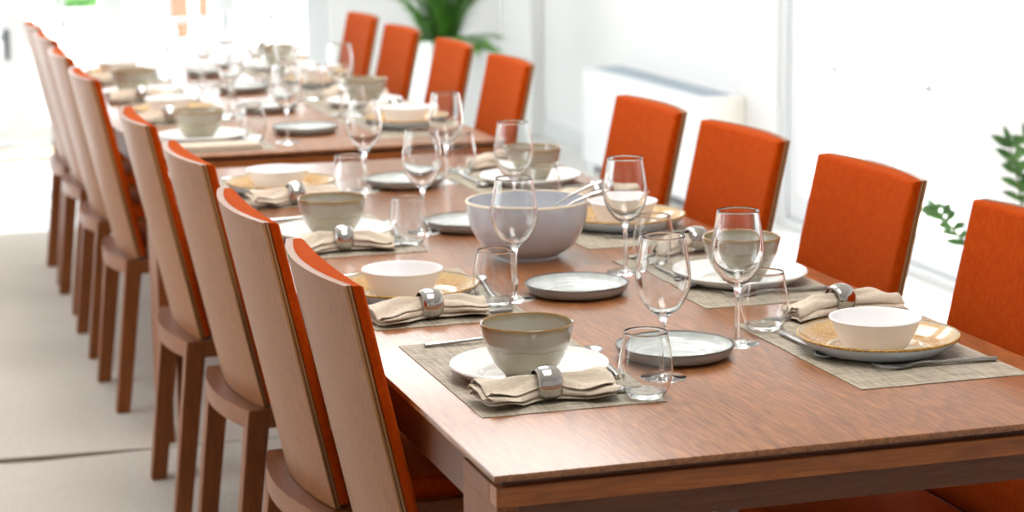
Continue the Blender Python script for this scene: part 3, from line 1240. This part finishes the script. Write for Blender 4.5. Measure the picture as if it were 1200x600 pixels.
for (tab, side), lst in SET.items():
    for k, d in enumerate(lst):
        place = '%s %s place, %s table' % (ORD[k], side, tab)
        grey = d['k'] == 'grey'
        kindtxt = 'grey-green bowl' if grey else 'white bowl'
        put('placemat', (*d['mat'], T0), 0 if side == 'left' else pi,
            'woven taupe placemat beneath the %s at the %s' % (kindtxt, place), 'placemat', 'woven placemats on the %s table' % tab)
        if grey:
            put('dinner', (*d['pl'], TM), .3 * k, 'white dinner plate holding a grey-green bowl, %s' % place, 'plate',
                'white dinner plates on the %s table' % tab)
            put('bowl', (*d['bw'], TM + .0055), 1.3 * k, 'deep grey-green glazed bowl with ochre rim, %s' % place, 'bowl',
                'grey-green bowls on the %s table' % tab)
        else:
            put('ochre', (*d['pl'], TM), 1.1 * k, 'ochre rimmed charger plate holding a white bowl, %s' % place, 'plate',
                'ochre charger plates on the %s table' % tab)
            put('wbowl', (*d['bw'], TM + .0055), 0, 'low white bowl on an ochre rimmed plate, %s' % place, 'bowl',
                'white bowls on the %s table' % tab)
        nang = d['nr'] + (0 if side == 'left' else pi)
        if (tab, side, k) == ('far', 'left', 0):
            fn = link('napkin', flat_napkin(), 'linen', smooth=50)
            fn.location = (*d['rg'], TM)
            tag(fn, 'flat folded pale linen napkin without a ring, %s' % place, 'napkin')
        else:
          put(NAPS[(k + (side == 'right')) % 3], (*d['rg'], TM), nang, 'taupe linen napkin pinched through a silver ring, %s' % place,
            'napkin', 'linen napkins on the %s table' % tab)
          put('ring', (*d['rg'], TM + .0252), d['nr'], 'domed silver ring around the linen napkin, %s' % place, 'napkin ring',
            'silver napkin rings on the %s table' % tab)
        put('tumbler', (*d['tu'], TM if abs(d['tu'][0] - d['mat'][0]) < .1 else T0 + (.0017 if side == 'left' and tab == 'near' and k in (0,) else .0017)), .7 * k,
            'empty stemless glass at the %s' % place, 'tumbler', 'stemless glasses on the %s table' % tab)
        put('wine', (*d['wi'], T0 + .0001), 0, 'empty stemmed wine glass belonging to the %s' % place, 'wine glass', 'wine glasses on the %s table' % tab)
        if 'sp' in d:
            put('side', (*d['sp'], T0 + .0001), .9 * k, 'small pale grey plate with dark rim, beside the %s' % place, 'side plate',
                'small grey side plates down the %s table' % tab)
        if tab == 'near':
            if side == 'left':
                fx, fy, fa = d['pl'][0] + .0, d['mat'][1] + .207, pi + .06
                kx, ky, ka = d['rg'][0] + .03, d['rg'][1] + .004, .02
                sx_, sy_, sa = d['mat'][0] + .122, d['pl'][1] + .03, -pi / 2 - .12
            else:
                fx, fy, fa = .765, d['pl'][1] - .117, -.03
                kx, ky, ka = d['rg'][0] - .03, d['rg'][1] - .014, pi + .05
                sx_, sy_, sa = d['mat'][0] - .098, d['pl'][1] + .052, pi / 2 - .03
            put('fork', (fx, fy, TM), fa, 'steel fork beside the plate at the %s' % place, 'fork', 'forks on the near table')
            put('spoon', (sx_, sy_, TM), sa, 'small steel spoon along the inner plate edge, %s' % place, 'spoon', 'dessert spoons on the near table')
            put('knife', (kx, ky, TM - .0005), ka, 'steel knife lying under the napkin at the %s' % place, 'knife', 'knives on the near table')

# ------------------------------------------------------------------ serving bowl with servers
sb = proto_serving()
sb.location = (.476, 1.370, TZ)
tag(sb, 'large lilac-grey serving bowl in the middle of the near table', 'serving bowl')


def server(kind, a, b, label):
    """a = tip inside the bowl, b = end of the handle outside the rim (world)"""
    root = empty('serving_' + kind, a)
    A, B = Vector((0, 0, 0)), Vector(b) - Vector(a)
    d = B.normalized(); L = B.length
    rot = d.to_track_quat('X', 'Z')
    root.rotation_mode = 'QUATERNION'
    root.rotation_quaternion = rot
    st = [(.05, 0, 0, .004, .002), (.09, 0, .002, .004, .0022), (L * .65, 0, .004, .0062, .0026), (L * .9, 0, .001, .009, .0026), (L * .985, 0, -.002, .0095, .0024), (L, 0, -.003, .006, .0018)]
    link('handle', bar_profile(st, 12), 'bright_steel', root, smooth=60)
    hs = [(-.012, 0, -.001, .008, .001), (0, 0, -.002, .021, .0012), (.02, 0, -.004, .026, .0014), (.04, 0, -.002, .014, .0016), (.052, 0, 0, .004, .002)]
    link('head', bar_profile(hs, 14), 'bright_steel', root, smooth=60)
    tag(root, label, 'serving ' + kind, 'salad servers')
    return root


server('spoon', (.455, 1.375, .800), (.612, 1.338, .892), 'polished steel serving spoon leaning on the big bowl rim, upper of two')
server('fork', (.448, 1.335, .798), (.600, 1.300, .880), 'polished steel serving fork leaning on the big bowl rim, lower of two')

# ------------------------------------------------------------------ air conditioner by the right wall
ac = empty('convector_heater', (XR - .11, 6.565, 0))
tag(ac, 'long white convector cabinet standing against the right wall', 'heater')
y0, y1, xd, zt = -.722, .722, -.11, .493
link('casing', box_me((xd, y0 + .012, .04), (.108, y1 - .012, zt - .008), .012, 4), 'ac_white', ac, smooth=40)
for s, yy in ((-1, y0), (1, y1)):
    link('end_panel', box_me((xd + .002, yy if s < 0 else yy - .0118, .04), (.108, yy + .0118 if s < 0 else yy, zt - .006), .005, 3), 'ac_cream' if s < 0 else 'ac_white', ac, smooth=40)
bm = bmesh.new()
for k in range(16):
    add_box(bm, (xd + .05 + k * .008, y0 + .06, zt - .009), (xd + .054 + k * .008, y1 - .06, zt - .003), 0)
link('outlet_grille', from_bm(bm), 'ac_grille', ac)
bm = bmesh.new()
add_box(bm, (xd + .02, y0 + .03, .0), (.09, y0 + .1, .041)); add_box(bm, (xd + .02, y1 - .1, 0), (.09, y1 - .03, .041))
link('feet', from_bm(bm), 'ac_white', ac)


# ------------------------------------------------------------------ plants
def leaf_mesh(p, d, up, L, W, droop=.3, n_=5):
    """a blade from p along d"""
    vs, fs = [], []
    d = d.normalized(); side = d.cross(up).normalized(); u = side.cross(d)
    for i in range(n_ + 1):
        t = i / n_
        c_ = p + d * (L * t) - u * (droop * L * t * t)
        w_ = W * (sin(pi * min(t * .92 + .06, 1)) ** .8)
        vs += [c_ - side * w_ + u * w_ * .25, c_, c_ + side * w_ + u * w_ * .25]
    for i in range(n_):
        for j in range(2):
            fs.append((i * 3 + j, i * 3 + j + 1, i * 3 + 4 + j, i * 3 + 3 + j))
    return [tuple(v) for v in vs], fs


def merge(parts):
    vs, fs = [], []
    for v, f in parts:
        b = len(vs)
        vs += v
        fs += [tuple(i + b for i in q) for q in f]
    me = bpy.data.meshes.new('p'); me.from_pydata(vs, [], fs)
    return me


# tall white planter with a feathery palm in the far corner
pl = empty('potted_palm', (2.16, 8.12, 0), radians(14))
tag(pl, 'feathery green plant in a tall tapered white planter in the far corner', 'potted plant')
bm = bmesh.new()
tp, bt, H = .165, .115, .575
def ring4(r, z): return [bm.verts.new((sx_ * r, sy_ * r, z)) for sx_, sy_ in ((-1, -1), (1, -1), (1, 1), (-1, 1))]
R0, R1, R2, R3 = ring4(bt, 0), ring4(tp, H), ring4(tp - .018, H), ring4(tp - .03, H - .06)
for A, B in ((R0, R1), (R1, R2), (R2, R3)):
    for k in range(4):
        bm.faces.new((A[k], A[(k + 1) % 4], B[(k + 1) % 4], B[k]))
bm.faces.new(R0[::-1]); bm.faces.new(R3)
bmesh.ops.bevel(bm, geom=bm.edges[:], offset=.004, segments=2, affect='EDGES')
link('planter', from_bm(bm), 'pot_white', pl, smooth=40)
link('soil', box_me((-.134, -.134, H - .062), (.134, .134, H - .035), .01), 'soil', pl)
rnd = random.Random(5)
parts, stems = [], []
for k in range(84):
    a = rnd.uniform(0, 2 * pi)
    lean = rnd.uniform(.03, .42) if k % 3 else rnd.uniform(.7, 1.15)
    L = rnd.uniform(.42, .72) if k % 3 else rnd.uniform(.20, .30)
    p0 = Vector((rnd.uniform(-.07, .07), rnd.uniform(-.07, .07), H - .04))
    pts = []
    d = Vector((cos(a) * sin(lean), sin(a) * sin(lean), cos(lean)))
    N = 11
    p = p0.copy()
    for i in range(N):
        pts.append(p.copy())
        d = (d + Vector((cos(a) * .05, sin(a) * .05, -.05 - .05 * lean))).normalized()
        p = p + d * L / N
    stems.append(tube(pts, [.003 * (1 - .7 * i / N) for i in range(N)], 5))
    for i in range(2, N):
        dd = (pts[i] - pts[i - 1]).normalized()
        sd_ = dd.cross(Vector((0, 0, 1))).normalized()
        for s in (-1, 1):
            for h_ in (0, .5):
                q = pts[i - 1].lerp(pts[i], h_)
                ld = (dd * .9 + sd_ * s * .8 + Vector((0, 0, rnd.uniform(-.1, .25)))).normalized()
                parts.append(leaf_mesh(q, ld, Vector((0, 0, 1)), rnd.uniform(.07, .12) * (1.15 - i / N * .5), .0055, .35, 3))
link('fronds', join_meshes(stems), 'stem', pl)
link('foliage', merge(parts), 'leaf_fern', pl)

# leafy plant by the right wall, behind the nearest right chair
zp = empty('potted_plant', (2.315, 2.69, 0))
tag(zp, 'leafy plant with glossy oval leaves behind the nearest right chair', 'potted plant')
pr = [(0, .0), (.10, 0), (.112, .006)] + spline([(.114, .01), (.135, .15), (.145, .27), (.148, .30)], 5) + [(.147, .303), (.138, .303), (.135, .26), (0, .255)]
link('pot', lathe(pr, 48), 'pot_white', zp, smooth=40)
link('soil', lathe([(0, .262), (.13, .262), (.134, .256), (0, .2555)], 32), 'soil', zp)


def zz_stem(base, tip, sag, n_=15, leafL=.058, seed=1, start=.3):
    rnd = random.Random(seed)
    base, tip = Vector(base), Vector(tip)
    pts = []
    for i in range(n_ + 1):
        t = i / n_
        q = base.lerp(tip, t)
        q = q + Vector(sag) * (4 * t * (1 - t))
        pts.append(q)
    st = tube(pts, [.0075 * (1 - .7 * i / n_) for i in range(n_ + 1)], 7)
    lv = []
    for i in range(int(n_ * start), n_ + 1):
        d = (pts[min(i + 1, n_)] - pts[max(i - 1, 0)]).normalized()
        for s in (-1, 1):
            a = rnd.uniform(-.5, .5)
            side = Vector((cos(a), sin(a), 0)) * s
            ld = d * rnd.uniform(.35, .8) + side * .9 + Vector((0, 0, rnd.uniform(-.15, .2)))
            lv.append(leaf_mesh(pts[i], ld, Vector((rnd.uniform(-.5, .5), -1.0, rnd.uniform(.2, 1.0))).normalized(),
                                leafL * rnd.uniform(.75, 1.2), .0125, .2, 5))
    lv.append(leaf_mesh(pts[-1], d, Vector((0, -1, .3)), leafL, .010, .1, 5))
    return st, lv


STEMS = [((2.29, 2.70, .25), (2.262, 2.76, .69), (.02, 0, .0), 12, 1, .35), ((2.28, 2.70, .25), (2.15, 2.95, .495), (-.03, 0, .03), 11, 2, .55),
         ((2.33, 2.68, .25), (2.38, 2.66, .66), (.01, 0, .0), 16, 3, .35), ((2.30, 2.74, .25), (2.335, 2.80, .69), (.02, 0, 0), 13, 4, .4),
         ((2.30, 2.66, .25), (2.42, 2.52, .56), (0, -.02, 0), 14, 6, .4)]
for (b0, t0, sg, n_, sd_, st0) in STEMS:
    off = Vector((2.30, 2.70, 0))
    s_, l_ = zz_stem(Vector(b0) - off, Vector(t0) - off, sg, n_, seed=sd_, start=st0)
    so = link('stem', s_, 'stem', zp, smooth=80)
    link('leaflets', merge(l_), 'leaf_dark', so)

# ------------------------------------------------------------------ closed parasols seen faintly outside
for (x, y, hgt, mt, lab) in ((1.713, 14.0, 1.9, 'red_cloth', 'folded terracotta parasol standing outside the far doors'),
                             (2.13, 15.2, 1.9, 'red_cloth', 'second folded terracotta parasol outside, farther right')):
    root = empty('garden_parasol', (x, y, -.06))
    tag(root, lab, 'parasol', 'folded parasols on the terrace')
    link('base', lathe([(0, 0), (.2, 0), (.2, .05), (.06, .07), (.03, .12), (0, .12)], 32), 'grey_metal', root, smooth=40)
    link('pole', lathe([(0, .1), (.02, .1), (.02, hgt + .3), (0, hgt + .3)], 16), 'frame', root, smooth=40)
    link('folded_canopy', lathe(spline([(.021, .20), (.085, .24), (.08, .6), (.06, 1.4), (.03, hgt + .1), (.0205, hgt + .16)], 5), 20), mt, root, smooth=60)
